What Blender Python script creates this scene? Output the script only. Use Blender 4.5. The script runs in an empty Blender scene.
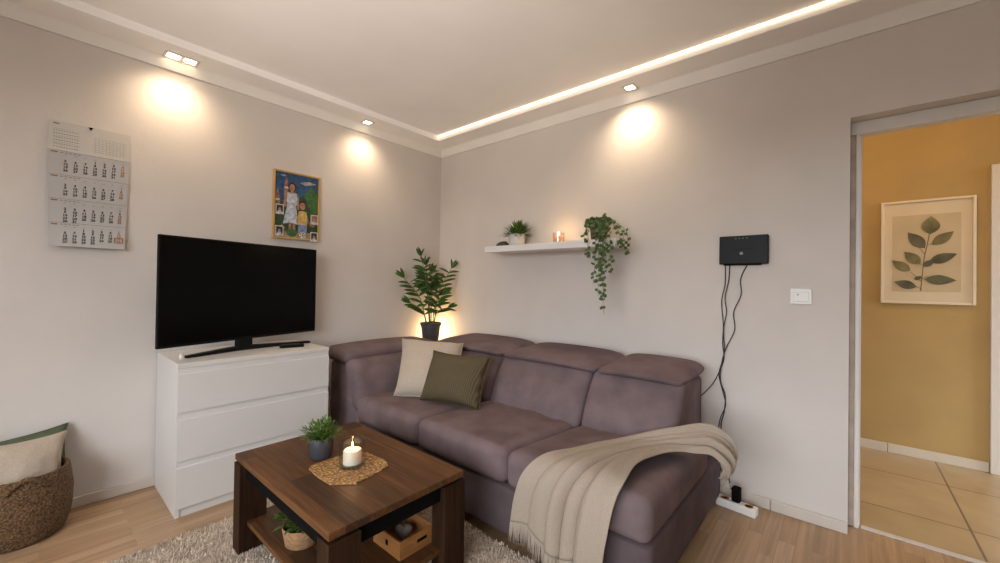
import bpy, bmesh, math, random
from mathutils import Vector, Matrix, noise
PI = math.pi
SC = bpy.context.scene
COL = SC.collection
rnd = random.Random(7)

# ------------------------------------------------------------------ materials
def new_mat(name):
    m = bpy.data.materials.new(name); m.use_nodes = True
    nt = m.node_tree; b = nt.nodes['Principled BSDF']
    return m, nt, b

def tex_coord(nt, scale=(1, 1, 1), rot=(0, 0, 0), loc=(0, 0, 0)):
    tc = nt.nodes.new('ShaderNodeTexCoord'); mp = nt.nodes.new('ShaderNodeMapping')
    mp.inputs['Scale'].default_value = scale; mp.inputs['Rotation'].default_value = rot
    mp.inputs['Location'].default_value = loc
    nt.links.new(tc.outputs['Object'], mp.inputs['Vector'])
    return mp.outputs['Vector']

def mix_rgb(nt, fac, a, b, mode='MIX'):
    n = nt.nodes.new('ShaderNodeMix'); n.data_type = 'RGBA'; n.blend_type = mode
    for i, v in ((0, fac), (6, a), (7, b)):
        if hasattr(v, 'links'): nt.links.new(v, n.inputs[i])
        else: n.inputs[i].default_value = v if i == 0 else (*v[:3], 1)
    return n.outputs[2]

def noise_tex(nt, vec, scale, detail=3, rough=.5):
    n = nt.nodes.new('ShaderNodeTexNoise'); n.inputs['Scale'].default_value = scale
    n.inputs['Detail'].default_value = detail; n.inputs['Roughness'].default_value = rough
    nt.links.new(vec, n.inputs['Vector']); return n.outputs['Fac']

def ramp(nt, fac, stops):
    n = nt.nodes.new('ShaderNodeValToRGB'); e = n.color_ramp.elements
    while len(e) < len(stops): e.new(.5)
    for k, (p, c) in enumerate(stops): e[k].position = p; e[k].color = (*c, 1)
    nt.links.new(fac, n.inputs['Fac']); return n.outputs['Color']

def add_bump(nt, b, height, strength, dist):
    n = nt.nodes.new('ShaderNodeBump'); n.inputs['Strength'].default_value = strength
    n.inputs['Distance'].default_value = dist
    nt.links.new(height, n.inputs['Height']); nt.links.new(n.outputs['Normal'], b.inputs['Normal'])

def mat(name, rgb, rough=.6, var=.08, vscale=8, bump=0, bscale=200, bdist=.002, spec=.5, metal=0, sheen=0,
        stretch=(1, 1, 1), rgb2=None, detail=3):
    m, nt, b = new_mat(name)
    v = tex_coord(nt, stretch)
    f = noise_tex(nt, v, vscale, detail)
    c2 = rgb2 or tuple(min(1, c * (1 + var)) for c in rgb)
    c1 = rgb if rgb2 else tuple(c * (1 - var) for c in rgb)
    nt.links.new(ramp(nt, f, [(.3, c1), (.7, c2)]), b.inputs['Base Color'])
    b.inputs['Roughness'].default_value = rough; b.inputs['Metallic'].default_value = metal
    b.inputs['Specular IOR Level'].default_value = spec
    if sheen:
        b.inputs['Sheen Weight'].default_value = sheen; b.inputs['Sheen Roughness'].default_value = .5
    if bump: add_bump(nt, b, noise_tex(nt, v, bscale, 2), bump, bdist)
    return m

def mat_emit(name, rgb, strength, base=None):
    m, nt, b = new_mat(name)
    b.inputs['Base Color'].default_value = (*(base or rgb), 1)
    b.inputs['Emission Color'].default_value = (*rgb, 1); b.inputs['Emission Strength'].default_value = strength
    return m

def mat_planks(name, cols, width, length, rot, rough, grain, seam=.6, mortar=.002, spec=.5, gcol=.35, bump=.15):
    """boards: bricks with a colour each, long grain noise along the board"""
    m, nt, b = new_mat(name)
    v = tex_coord(nt, rot=(0, 0, rot))
    br = nt.nodes.new('ShaderNodeTexBrick')
    br.offset = .37; br.offset_frequency = 2; br.squash = 1
    br.inputs['Scale'].default_value = 1; br.inputs['Brick Width'].default_value = length
    br.inputs['Row Height'].default_value = width; br.inputs['Mortar Size'].default_value = mortar
    br.inputs['Mortar Smooth'].default_value = .3
    br.inputs['Color1'].default_value = (0, 0, 0, 1); br.inputs['Color2'].default_value = (1, 1, 1, 1)
    br.inputs['Mortar'].default_value = (.5, .5, .5, 1)
    nt.links.new(v, br.inputs['Vector'])
    base = ramp(nt, br.outputs['Color'], [(i / (len(cols) - 1), c) for i, c in enumerate(cols)])
    st = nt.nodes.new('ShaderNodeVectorMath'); st.operation = 'MULTIPLY'
    st.inputs[1].default_value = (grain[0], grain[1], grain[1]); nt.links.new(v, st.inputs[0])
    ad = nt.nodes.new('ShaderNodeVectorMath'); ad.operation = 'ADD'
    nt.links.new(st.outputs[0], ad.inputs[0])
    sh = nt.nodes.new('ShaderNodeVectorMath'); sh.operation = 'SCALE'; sh.inputs['Scale'].default_value = 9
    nt.links.new(br.outputs['Color'], sh.inputs[0]); nt.links.new(sh.outputs[0], ad.inputs[1])
    g = noise_tex(nt, ad.outputs[0], 1, 5, .6)
    gr = ramp(nt, g, [(.3, (1 - gcol,) * 3), (.7, (1 + gcol * .4,) * 3)])
    c = mix_rgb(nt, 1.0, base, gr, 'MULTIPLY')
    c = mix_rgb(nt, br.outputs['Fac'], c, mix_rgb(nt, seam, c, (.02, .012, .008)))
    nt.links.new(c, b.inputs['Base Color'])
    b.inputs['Roughness'].default_value = rough; b.inputs['Specular IOR Level'].default_value = spec
    add_bump(nt, b, g, bump, .002)
    return m

def mat_tiles(name, c1, c2, grout, size, ox, oy):
    m, nt, b = new_mat(name)
    v = tex_coord(nt, loc=(-ox, -oy, 0))
    br = nt.nodes.new('ShaderNodeTexBrick'); br.offset = 0
    br.inputs['Scale'].default_value = 1; br.inputs['Brick Width'].default_value = size
    br.inputs['Row Height'].default_value = size; br.inputs['Mortar Size'].default_value = .005
    br.inputs['Color1'].default_value = (*c1, 1); br.inputs['Color2'].default_value = (*c2, 1)
    br.inputs['Mortar'].default_value = (*grout, 1)
    nt.links.new(v, br.inputs['Vector'])
    n = noise_tex(nt, v, 5, 5)
    c = mix_rgb(nt, 1.0, br.outputs['Color'], ramp(nt, n, [(.3, (.86,) * 3), (.7, (1.05,) * 3)]), 'MULTIPLY')
    nt.links.new(c, b.inputs['Base Color']); b.inputs['Roughness'].default_value = .28
    return m

def mat_glass(name, rough=0.0, tint=(1, 1, 1)):
    m, nt, b = new_mat(name)
    nt.nodes.remove(b)                                  # thin glass: clear with a fresnel reflection
    tr = nt.nodes.new('ShaderNodeBsdfTransparent'); tr.inputs['Color'].default_value = (*tint, 1)
    gl = nt.nodes.new('ShaderNodeBsdfGlossy'); gl.inputs['Roughness'].default_value = .04
    lw = nt.nodes.new('ShaderNodeLayerWeight'); lw.inputs['Blend'].default_value = .5
    pw = nt.nodes.new('ShaderNodeMath'); pw.operation = 'POWER'; pw.inputs[1].default_value = 4; nt.links.new(lw.outputs['Facing'], pw.inputs[0])
    fr = nt.nodes.new('ShaderNodeMath'); fr.operation = 'MULTIPLY_ADD'; fr.inputs[1].default_value = .8; fr.inputs[2].default_value = .06
    nt.links.new(pw.outputs[0], fr.inputs[0])
    mx = nt.nodes.new('ShaderNodeMixShader'); nt.links.new(fr.outputs[0], mx.inputs[0])
    nt.links.new(tr.outputs[0], mx.inputs[1]); nt.links.new(gl.outputs[0], mx.inputs[2])
    nt.links.new(mx.outputs[0], nt.nodes['Material Output'].inputs['Surface'])
    return m

def mat_weave(name, c1, c2, sc, bump=.9):
    m, nt, b = new_mat(name)
    v = tex_coord(nt, sc)
    w = nt.nodes.new('ShaderNodeTexVoronoi'); w.inputs['Scale'].default_value = 1
    nt.links.new(v, w.inputs['Vector'])
    n = noise_tex(nt, v, .6, 3)
    c = ramp(nt, w.outputs['Distance'], [(.05, c2), (.75, c1)])
    c = mix_rgb(nt, 1.0, c, ramp(nt, n, [(.3, (.7,) * 3), (.7, (1.15,) * 3)]), 'MULTIPLY')
    nt.links.new(c, b.inputs['Base Color']); b.inputs['Roughness'].default_value = .75
    inv = nt.nodes.new('ShaderNodeMath'); inv.operation = 'SUBTRACT'; inv.inputs[0].default_value = 1
    nt.links.new(w.outputs['Distance'], inv.inputs[1])
    add_bump(nt, b, inv.outputs[0], bump, .006)
    return m

def mat_corduroy(name, c, c2, freq):
    m, nt, b = new_mat(name)
    v = tex_coord(nt)
    w = nt.nodes.new('ShaderNodeTexWave'); w.inputs['Scale'].default_value = freq; w.inputs['Distortion'].default_value = .4
    w.bands_direction = 'X'; nt.links.new(v, w.inputs['Vector'])
    nt.links.new(ramp(nt, w.outputs['Fac'], [(.1, c), (.9, c2)]), b.inputs['Base Color'])
    b.inputs['Roughness'].default_value = .95; b.inputs['Specular IOR Level'].default_value = .08
    add_bump(nt, b, w.outputs['Fac'], .5, .004)
    return m

M = {}
M['wall'] = mat('painted_plaster', (.64, .59, .55), .9, .03, 3, .25, 60, .003, .2)
M['ceil'] = mat('ceiling_paint', (.91, .885, .865), .9, .02, 3, .1, 80, .002, .2)
M['cornice'] = mat('cornice_paint', (.80, .77, .73), .7, .02, 3)
M['white'] = mat('white_lacquer', (.66, .635, .605), .35, .015, 4)
M['trim'] = mat('white_trim', (.64, .60, .56), .45, .03, 6)
M['skirt'] = mat('skirting_paint', (.58, .52, .455), .5, .04, 6)
M['jamb'] = mat('worn_jamb_paint', (.47, .385, .31), .6, .2, 12)
M['floor'] = mat_planks('oak_laminate', [(.34, .20, .108), (.48, .312, .185), (.39, .242, .134), (.435, .275, .155), (.51, .345, .217)], .064, .46, PI / 2, .42,
                        (1.6, 40), seam=.22, mortar=.0008, gcol=.30, bump=.05)
M['shelfwhite'] = mat('shelf_lacquer', (.80, .775, .75), .4, .015, 4)
M['tile'] = mat_tiles('beige_tiles', (.43, .31, .165), (.47, .335, .185), (.16, .12, .08), .605, 3.535 - 1.815, .455 - 1.21)
M['yellow'] = mat('yellow_plaster', (.43, .295, .125), .85, .05, 4, .2, 60, .003, .2)
M['tv'] = mat('black_screen', (.0025, .0025, .002), .2, .0, 3, spec=.1)
M['tvframe'] = mat('black_plastic', (.005, .005, .005), .5, .1, 30, spec=.12)
M['black'] = mat('matte_black', (.004, .0035, .0035), .8, .1, 30, spec=.08)
M['router'] = mat('router_plastic', (.006, .006, .0065), .45, .1, 40, spec=.2)
M['cable'] = mat('black_rubber', (.018, .017, .018), .5, .1, 30)
M['table'] = mat_planks('dark_walnut', [(.07, .030, .012), (.12, .050, .018), (.055, .026, .013), (.145, .062, .022), (.085, .037, .015)],
                        0.085, .9, 0, .48, (4, 60), seam=.5, mortar=.0008, gcol=.5, bump=.12, spec=.22)
M['tableleg'] = mat('dark_walnut_leg', (.034, .016, .008), .55, .4, 1, stretch=(40, 40, 3), detail=5, spec=.08)
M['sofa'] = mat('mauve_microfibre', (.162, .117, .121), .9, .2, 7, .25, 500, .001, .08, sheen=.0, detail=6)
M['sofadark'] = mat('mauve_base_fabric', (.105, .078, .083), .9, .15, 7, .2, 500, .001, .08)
M['blanket'] = mat('beige_wool', (.36, .295, .235), .95, .10, 260, .5, 420, .002, .08, sheen=.05)
M['cream'] = mat('cream_linen', (.45, .375, .30), .92, .07, 120, .5, 300, .002, .2, sheen=.2)
M['olive'] = mat_corduroy('olive_corduroy', (.084, .066, .037), (.13, .102, .06), 28)
M['green'] = mat('dark_green_cotton', (.075, .095, .05), .9, .1, 60, .3, 300, .002)
M['wicker'] = mat_weave('seagrass_weave', (.07, .034, .012), (.26, .145, .062), (115, 115, 150))
M['jute'] = mat_weave('jute_weave', (.20, .09, .032), (.62, .38, .14), (85, 85, 85))
M['cork'] = mat('cork', (.36, .20, .095), .8, .3, 70, .3, 150, .002)
M['rug'] = mat('shaggy_wool', (.50, .42, .345), .95, .22, 40, .6, 200, .006, .1)
M['pile'] = mat('shaggy_fibre', (.60, .50, .41), .95, .2, 25, spec=.1)
M['box'] = mat('pine_box', (.38, .165, .05), .55, .2, 2, stretch=(8, 8, 60), detail=5)
M['leaf'] = mat('leaf_green', (.045, .10, .016), .4, .4, 14, spec=.35)
M['leaf2'] = mat('bright_leaf', (.085, .165, .022), .5, .4, 40)
M['ivy'] = mat('ivy_leaf', (.055, .10, .022), .6, .4, 30)
M['stem'] = mat('green_stem', (.10, .13, .05), .6, .2, 30)
M['soil'] = mat('soil', (.025, .017, .012), .95, .3, 80, .8, 120, .006)
M['greypot'] = mat('anthracite_pot', (.055, .052, .052), .5, .1, 20)
M['bluepot'] = mat('slate_pot', (.045, .046, .056), .45, .08, 20, spec=.3)
M['whitepot'] = mat('white_ceramic', (.62, .59, .56), .35, .03, 10)
M['browntpot'] = mat('brown_pot', (.06, .05, .035), .6, .2, 30)
M['wax'] = mat('candle_wax', (.82, .76, .64), .5, .02, 10)
M['wax'].node_tree.nodes['Principled BSDF'].inputs['Subsurface Weight'].default_value = .3
M['waxlit'] = mat('glowing_wax', (.85, .62, .35), .5, .02, 10)
M['waxlit'].node_tree.nodes['Principled BSDF'].inputs['Subsurface Weight'].default_value = .5
M['glass'] = mat_glass('clear_glass', tint=(.95, .95, .94))
M['flame'] = mat_emit('flame', (1, .62, .22), 14)
M['wick'] = mat('wick', (.02, .015, .01), .9)
M['stone'] = mat('dark_stone', (.06, .045, .035), .6, .35, 60, .4, 90, .004)
M['heart'] = mat('white_stone', (.26, .21, .18), .7, .1, 30)
M['paper'] = mat('calendar_paper', (.44, .43, .425), .8, .02, 6)
M['paper2'] = mat('calendar_board', (.56, .53, .49), .8, .02, 6)
M['ink'] = mat('grey_ink', (.10, .095, .10), .8)
M['inklight'] = mat('pale_ink', (.24, .235, .24), .8)
M['inkor'] = mat('orange_ink', (.36, .19, .07), .8)
M['marker'] = mat('red_marker', (.30, .105, .035), .5)
M['metal'] = mat('brushed_steel', (.45, .44, .42), .35, .05, 40, metal=1)
M['goldframe'] = mat('oak_frame', (.50, .30, .10), .45, .15, 8, stretch=(1, 8, 1))
M['frame2'] = mat('cream_frame', (.66, .56, .42), .5, .04, 10)
M['mat2'] = mat('cream_mat', (.62, .52, .38), .8, .03, 6)
M['art2'] = mat('aged_print', (.50, .40, .26), .85, .07, 5)
M['led'] = mat_emit('led_strip', (1, .78, .52), 5.5)
M['lamp'] = mat_emit('lamp_glow', (1, .80, .54), 14)
M['globe'] = mat_emit('globe_glow', (1, .68, .34), 30)
M['greenled'] = mat_emit('green_led', (.25, .6, .05), .12, (.05, .1, .02))
M['logo'] = mat('logo_grey', (.35, .35, .36), .4)
M['switch'] = mat('switch_plastic', (.80, .78, .74), .35, .01)
M['pine'] = mat('hall_trim', (.60, .53, .43), .5, .04, 8)
M['brass'] = mat('socket_amber', (.55, .25, .05), .5)

# ------------------------------------------------------------------ mesh builder
class MB:
    def __init__(s): s.bm = bmesh.new()
    def box(s, x0, x1, y0, y1, z0, z1, bev=0, seg=2, rot=None, piv=None):
        r = bmesh.ops.create_cube(s.bm, size=1)
        vs = r['verts']
        for v in vs:
            v.co = Vector(((x0 + x1) / 2 + v.co.x * (x1 - x0), (y0 + y1) / 2 + v.co.y * (y1 - y0), (z0 + z1) / 2 + v.co.z * (z1 - z0)))
        if bev:
            es = list({e for v in vs for e in v.link_edges})
            rr = bmesh.ops.bevel(s.bm, geom=es, offset=bev, segments=seg, affect='EDGES', profile=.5)
            vs = list({v for v in rr['verts']} | {v for v in vs if v.is_valid})
        if rot is not None:
            bmesh.ops.rotate(s.bm, verts=vs, cent=piv or ((x0 + x1) / 2, (y0 + y1) / 2, (z0 + z1) / 2), matrix=rot)
        return s
    def face(s, pts, mi=0):
        f = s.bm.faces.new([s.bm.verts.new(p) for p in pts]); f.material_index = mi; return f
    def lathe(s, prof, c=(0, 0, 0), n=28, squash=None):
        rings = []
        for r, z in prof:
            if r < 1e-5: rings.append([s.bm.verts.new((c[0], c[1], c[2] + z))])
            else:
                ring = []
                for k in range(n):
                    a = 2 * PI * k / n; q = r * (squash(a) if squash else 1)
                    ring.append(s.bm.verts.new((c[0] + q * math.cos(a), c[1] + q * math.sin(a), c[2] + z)))
                rings.append(ring)
        for a, b in zip(rings, rings[1:]):
            for k in range(n):
                k2 = (k + 1) % n
                q = [a[k % len(a)], a[k2 % len(a)], b[k2 % len(b)], b[k % len(b)]]
                u = []
                for v in q:
                    if v not in u: u.append(v)
                if len(u) > 2:
                    try: s.bm.faces.new(u)
                    except ValueError: pass
        return s
    def tube(s, pts, rad, n=8):
        pts = [Vector(p) for p in pts]; rings = []
        up = Vector((0, 0, 1)); prev = None
        for i, p in enumerate(pts):
            t = (pts[min(i + 1, len(pts) - 1)] - pts[max(i - 1, 0)]).normalized()
            if prev is None:
                a = t.cross(up if abs(t.z) < .9 else Vector((1, 0, 0))).normalized()
            else:
                a = (prev - t * prev.dot(t)).normalized()
            prev = a; b = t.cross(a)
            r = rad[i] if isinstance(rad, (list, tuple)) else rad
            rings.append([s.bm.verts.new(p + (a * math.cos(2 * PI * k / n) + b * math.sin(2 * PI * k / n)) * r) for k in range(n)])
        for A, B in zip(rings, rings[1:]):
            for k in range(n): s.bm.faces.new([A[k], A[(k + 1) % n], B[(k + 1) % n], B[k]])
        s.bm.faces.new(rings[0][::-1]); s.bm.faces.new(rings[-1]); return s
    def prism(s, poly, a, b):
        """poly: list of 3d points, extruded by vector b-a"""
        d = Vector(b) - Vector(a)
        A = [s.bm.verts.new(p) for p in poly]; B = [s.bm.verts.new(Vector(p) + d) for p in poly]
        s.bm.faces.new(A[::-1]); s.bm.faces.new(B)
        for k in range(len(A)): s.bm.faces.new([A[k], A[(k + 1) % len(A)], B[(k + 1) % len(A)], B[k]])
        return s
    def cushion(s, x0, x1, y0, y1, z0, z1, r, puff=(0, 0, .01), n=14, fn=None):
        c = Vector(((x0 + x1) / 2, (y0 + y1) / 2, (z0 + z1) / 2)); h = Vector(((x1 - x0) / 2, (y1 - y0) / 2, (z1 - z0) / 2))
        r = min(r, min(h) * .98); new = []
        def par(k):
            q = 2 * k / n - 1; return math.copysign(1 - (1 - abs(q)) ** 1.5, q)
        for ax in range(3):
            for sg in (-1, 1):
                o1, o2 = (ax + 1) % 3, (ax + 2) % 3
                g = [[None] * (n + 1) for _ in range(n + 1)]
                for i in range(n + 1):
                    for j in range(n + 1):
                        u, v = par(i), par(j)
                        p = Vector((0, 0, 0)); p[ax] = sg * h[ax]; p[o1] = u * h[o1]; p[o2] = v * h[o2]
                        inn = Vector([max(-(h[k] - r), min(h[k] - r, p[k])) for k in range(3)])
                        d = p - inn
                        if d.length > 1e-9: p = inn + d.normalized() * r
                        q = Vector([p[k] / h[k] for k in range(3)])
                        for k in range(3):
                            a, b = (k + 1) % 3, (k + 2) % 3
                            p[k] += puff[k] * q[k] * (1 - q[a] ** 2) * (1 - q[b] ** 2)
                        w = c + p
                        if fn: w = fn(w, q)
                        g[i][j] = s.bm.verts.new(w); new.append(g[i][j])
                for i in range(n):
                    for j in range(n):
                        f = [g[i][j], g[i + 1][j], g[i + 1][j + 1], g[i][j + 1]]
                        s.bm.faces.new(f if sg > 0 else f[::-1])
        bmesh.ops.remove_doubles(s.bm, verts=new, dist=1e-5)
        return s
    def leaf(s, base, d, up, L, W, curl=.15, seg=4, mi=0):
        base = Vector(base); d = Vector(d).normalized(); side = d.cross(Vector(up))
        if side.length < 1e-3: side = d.cross(Vector((1, 0, .2)))
        side.normalize(); nrm = side.cross(d)
        L_, C_, R_ = [], [], []
        for k in range(seg + 1):
            t = k / seg; w = W * .5 * math.sin(PI * min(1, t * .92 + .06)) ** .8
            c = base + d * (L * t) - nrm * (curl * L * t * t)
            if k == seg: w = 0
            C_.append(s.bm.verts.new(c))
            L_.append(s.bm.verts.new(c + side * w + nrm * w * .25) if w else C_[-1])
            R_.append(s.bm.verts.new(c - side * w + nrm * w * .25) if w else C_[-1])
        for k in range(seg):
            for S in (L_, R_):
                q = []
                for v in (C_[k], C_[k + 1], S[k + 1], S[k]):
                    if v not in q: q.append(v)
                f = s.bm.faces.new(q if S is R_ else q[::-1]); f.smooth = True; f.material_index = mi
        return s
    def build(s, name, m, parent=None, smooth=False, loc=None, mods=(), fix=True, angle=40):
        bm = s.bm
        if fix: bmesh.ops.recalc_face_normals(bm, faces=bm.faces[:])
        if parent is not None:
            off = root_loc(parent)
        elif loc is not None: off = Vector(loc)
        else: off = Vector((0, 0, 0))
        bmesh.ops.translate(bm, verts=bm.verts[:], vec=-off)
        me = bpy.data.meshes.new(name); bm.to_mesh(me); bm.free()
        for mm in (m if isinstance(m, (list, tuple)) else [m]): me.materials.append(mm)
        if smooth:
            for p in me.polygons: p.use_smooth = True
            if smooth == 'auto': me.set_sharp_from_angle(angle=math.radians(angle))
        o = bpy.data.objects.new(name, me); COL.objects.link(o)
        if parent is not None: o.parent = parent
        else: o.location = off
        return o

LOC = {}
def root_loc(o):
    while o.parent: o = o.parent
    return Vector(o.location)
def tag(o, label, cat, group=None):
    o['label'] = label; o['category'] = cat
    if group: o['group'] = group
    return o
def thing(name, label, cat, loc, group=None):
    o = bpy.data.objects.new(name, None); COL.objects.link(o); o.location = loc; o.empty_display_size = .05
    return tag(o, label, cat, group)
def struct(o): o['kind'] = 'structure'; return o

def catmull(pts, n):
    pts = [Vector(p) for p in pts]; P = [2 * pts[0] - pts[1]] + pts + [2 * pts[-1] - pts[-2]]
    out = []; m = len(pts) - 1
    for i in range(n + 1):
        t = i / n * m; k = min(int(t), m - 1); u = t - k
        a, b, c, d = P[k:k + 4]
        out.append(.5 * ((2 * b) + (c - a) * u + (2 * a - 5 * b + 4 * c - d) * u * u + (3 * b - a - 3 * c + d) * u ** 3))
    return out

# ------------------------------------------------------------------ camera (fitted to the photograph's perspective)
CAM = Vector((3.05374, -2.63199, 1.2))
r_ = Vector((.75852923, .65147032, .0148266)); u_ = Vector((-.00558374, -.01625398, .9998523)); f_ = Vector((-.6516151, .758499, .00869148))
cd = bpy.data.cameras.new('camera'); cam = bpy.data.objects.new('camera', cd); COL.objects.link(cam)
cam.matrix_world = Matrix(((r_.x, u_.x, -f_.x, CAM.x), (r_.y, u_.y, -f_.y, CAM.y), (r_.z, u_.z, -f_.z, CAM.z), (0, 0, 0, 1)))
cd.sensor_fit = 'HORIZONTAL'; cd.sensor_width = 36; cd.lens = 402.96 / 1000 * 36
cd.shift_y = -.0009; cd.clip_start = .05; cd.clip_end = 60
SC.camera = cam

# ------------------------------------------------------------------ room shell
ZC, ZS = 2.545, 2.50          # ceiling, dropped perimeter
X1, Y1 = 5.2, -4.5            # far sides behind the camera
DX0, DX1, DZ = 3.066, 3.96, 2.05
b = MB(); b.box(-.15, X1 + .15, Y1 - .15, .15, -.12, 0); struct(b.build('floor', M['floor']))
b = MB(); b.box(-.15, X1 + .15, Y1 - .15, .15, ZC, ZC + .12); struct(b.build('ceiling', M['ceil']))
b = MB(); b.box(-.15, 0, Y1 - .15, .15, 0, ZC); struct(b.build('wall_left', M['wall']))
b = MB()
b.box(0, DX0, 0, .15, 0, ZC); b.box(DX1, X1, 0, .15, 0, ZC); b.box(DX0, DX1, 0, .15, DZ, ZC)
struct(b.build('wall_back', M['wall']))
b = MB(); b.box(X1, X1 + .15, Y1 - .15, .15, 0, ZC); struct(b.build('wall_right', mat('low_bounce_plaster', (.20, .17, .15), .9, .03, 3)))  # unseen wall, coloured dark to cut its bounce onto the left side
WX0, WX1, WZ0, WZ1 = 1.4, 4.2, .55, 2.3
b = MB()
b.box(0, WX0, Y1 - .15, Y1, 0, ZC); b.box(WX1, X1, Y1 - .15, Y1, 0, ZC); b.box(WX0, WX1, Y1 - .15, Y1, 0, WZ0); b.box(WX0, WX1, Y1 - .15, Y1, WZ1, ZC)
struct(b.build('wall_rear', M['wall']))
b = MB()
for (x0, x1) in ((WX0, WX0 + .05), (WX1 - .05, WX1), ((WX0 + WX1) / 2 - .04, (WX0 + WX1) / 2 + .04)): b.box(x0, x1, Y1 - .1, Y1 - .04, WZ0, WZ1, .006)
b.box(WX0, WX1, Y1 - .1, Y1 - .04, WZ0, WZ0 + .05, .006); b.box(WX0, WX1, Y1 - .1, Y1 - .04, WZ1 - .05, WZ1, .006)
struct(b.build('window_1', M['white']))
# dropped perimeter with its lip, then the cornice strip along the walls
SW = .22
b = MB(); b.box(0, SW, Y1, 0, ZS, ZC); b.box(SW, X1, -SW, 0, ZS, ZC)
struct(b.build('trim_1', M['ceil']))
def cornice(axis):
    b = MB(); p = [(0, 2.438), (.012, 2.438), (.02, 2.452), (.03, 2.485), (.042, ZS), (0, ZS)]
    if axis == 'y': b.prism([(x, 0, z) for x, z in p], (0, 0, 0), (0, Y1, 0))
    else: b.prism([(0, -x, z) for x, z in p], (0, 0, 0), (X1, 0, 0))
    return struct(b.build('trim_2' if axis == 'y' else 'trim_3', M['cornice'], smooth='auto', angle=50))
cornice('y'); cornice('x')
b = MB(); b.box(0, .014, Y1, 0, 0, .055, .004); struct(b.build('baseboard_left', M['skirt']))
b = MB(); b.box(.014, 2.749, -.014, 0, 0, .058, .004); b.box(2.751, DX0, -.014, 0, 0, .058, .004); struct(b.build('baseboard_back', M['skirt']))
# door opening lining
b = MB()
fy = .1
b.box(DX0, DX0 + .022, fy, .15, 0, DZ - .012, .003); b.box(DX1 - .022, DX1, fy, .15, 0, DZ - .012, .003)
struct(b.build('trim_4', M['jamb']))
b = MB()
b.box(DX0 + .022, DX0 + .042, fy - .012, .152, 0, DZ - .065, .005); b.box(DX1 - .05, DX1 - .022, fy - .012, .152, 0, DZ - .065, .005)
b.box(DX0 + .0, DX1, fy - .012, .152, DZ - .065, DZ - .0, .005)
b.box(DX0 + .042, DX0 + .047, .125, .15, 0, DZ - .07)
dr = struct(b.build('door_1', M['trim']))
b = MB(); b.box(DX0 + .05, DX1 - .05, .10, .135, .0, .006, .002); struct(b.build('trim_5', M['skirt']))
# hallway
HY, HX0, HX1, HZ = 1.53, 2.1, 6.6, 2.6
b = MB(); b.box(HX0, HX1, .15, HY + .1, -.12, 0); struct(b.build('floor_hallway', M['tile'], loc=(0, 0, 0)))
b = MB(); b.box(HX0 - .1, HX1, HY, HY + .12, 0, HZ); struct(b.build('wall_hallway', M['yellow']))
b = MB(); b.box(HX0 - .1, HX0, .15, HY, 0, HZ); struct(b.build('wall_hallway_end', M['yellow']))
b = MB(); b.box(HX0 - .1, HX1, .15, HY + .12, HZ, HZ + .1); struct(b.build('ceiling_hallway', M['ceil']))
b = MB(); b.box(X1 + .15, HX1, .0, .15, 0, HZ); struct(b.build('wall_hallway_front', M['yellow']))
b = MB(); b.box(HX0, 3.29, HY - .012, HY, 0, .066, .003); b.box(3.293, 3.778, HY - .012, HY, 0, .066, .003); struct(b.build('baseboard_hallway', M['pine']))
# door on the hallway's far wall
b = MB(); b.box(3.78, 3.86, HY - .03, HY, 0, 2.04, .004); b.box(4.66, 4.74, HY - .03, HY, 0, 2.04, .004); b.box(3.86, 4.66, HY - .03, HY, 1.96, 2.04, .004)
d2 = struct(b.build('door_2', M['trim']))
b = MB(); b.box(3.86, 4.66, HY - .022, HY, .005, 1.96, .003)
for z0, z1 in ((.15, .9), (1.02, 1.82)):
    b.box(3.99, 4.53, HY - .028, HY - .02, z0, z1, .004)
b.build('door_leaf', M['white'], d2)
b = MB(); b.tube([(4.58, HY - .02, 1.02), (4.58, HY - .06, 1.02), (4.47, HY - .06, 1.02)], .009); b.build('door_handle', M['metal'], d2, smooth=True)

# ------------------------------------------------------------------ lamps
def spot_lamp(name, loc, energy, color=(1, .77, .50), size=105, blend=1, r=.025, tilt=(0, 0, 0)):
    l = bpy.data.lights.new(name, 'SPOT'); l.energy = energy; l.color = color; l.spot_size = math.radians(size); l.spot_blend = blend
    l.shadow_soft_size = r
    o = bpy.data.objects.new(name, l); COL.objects.link(o); o.location = loc; o.rotation_euler = tilt; return o
def downlight(lens, label, group='recessed ceiling downlights'):
    c = lens[0]
    t = thing('downlight', label, 'ceiling light', (c[0], c[1], ZS), group)
    xs = [p[0] for p in lens]; ys = [p[1] for p in lens]
    x0, x1, y0, y1 = min(xs) - .042, max(xs) + .042, min(ys) - .042, max(ys) + .042
    b = MB(); z0, z1 = ZS - .006, ZS + .0
    b.box(x0, x1, y0, y0 + .014, z0, z1, .002); b.box(x0, x1, y1 - .014, y1, z0, z1, .002)
    b.box(x0, x0 + .014, y0 + .014, y1 - .014, z0, z1, .002); b.box(x1 - .014, x1, y0 + .014, y1 - .014, z0, z1, .002)
    if len(lens) > 1: b.box(x0 + .014, x1 - .014, (y0 + y1) / 2 - .006, (y0 + y1) / 2 + .006, z0, z1, .002)
    b.build('bezel', M['white'], t)
    for p in lens:
        b = MB(); b.box(p[0] - .026, p[0] + .026, p[1] - .026, p[1] + .026, ZS - .0035, ZS - .0005, .001); b.build('lens', M['lamp'], t)
    return t
downlight([(.075, -2.115), (.085, -2.035)], 'twin recessed ceiling downlight above the wall calendar')
downlight([(.095, -.87)], 'single recessed ceiling downlight above the framed collage picture')
downlight([(1.975, -.10)], 'single recessed ceiling downlight by the glowing strip, above the wall shelf')
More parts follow.
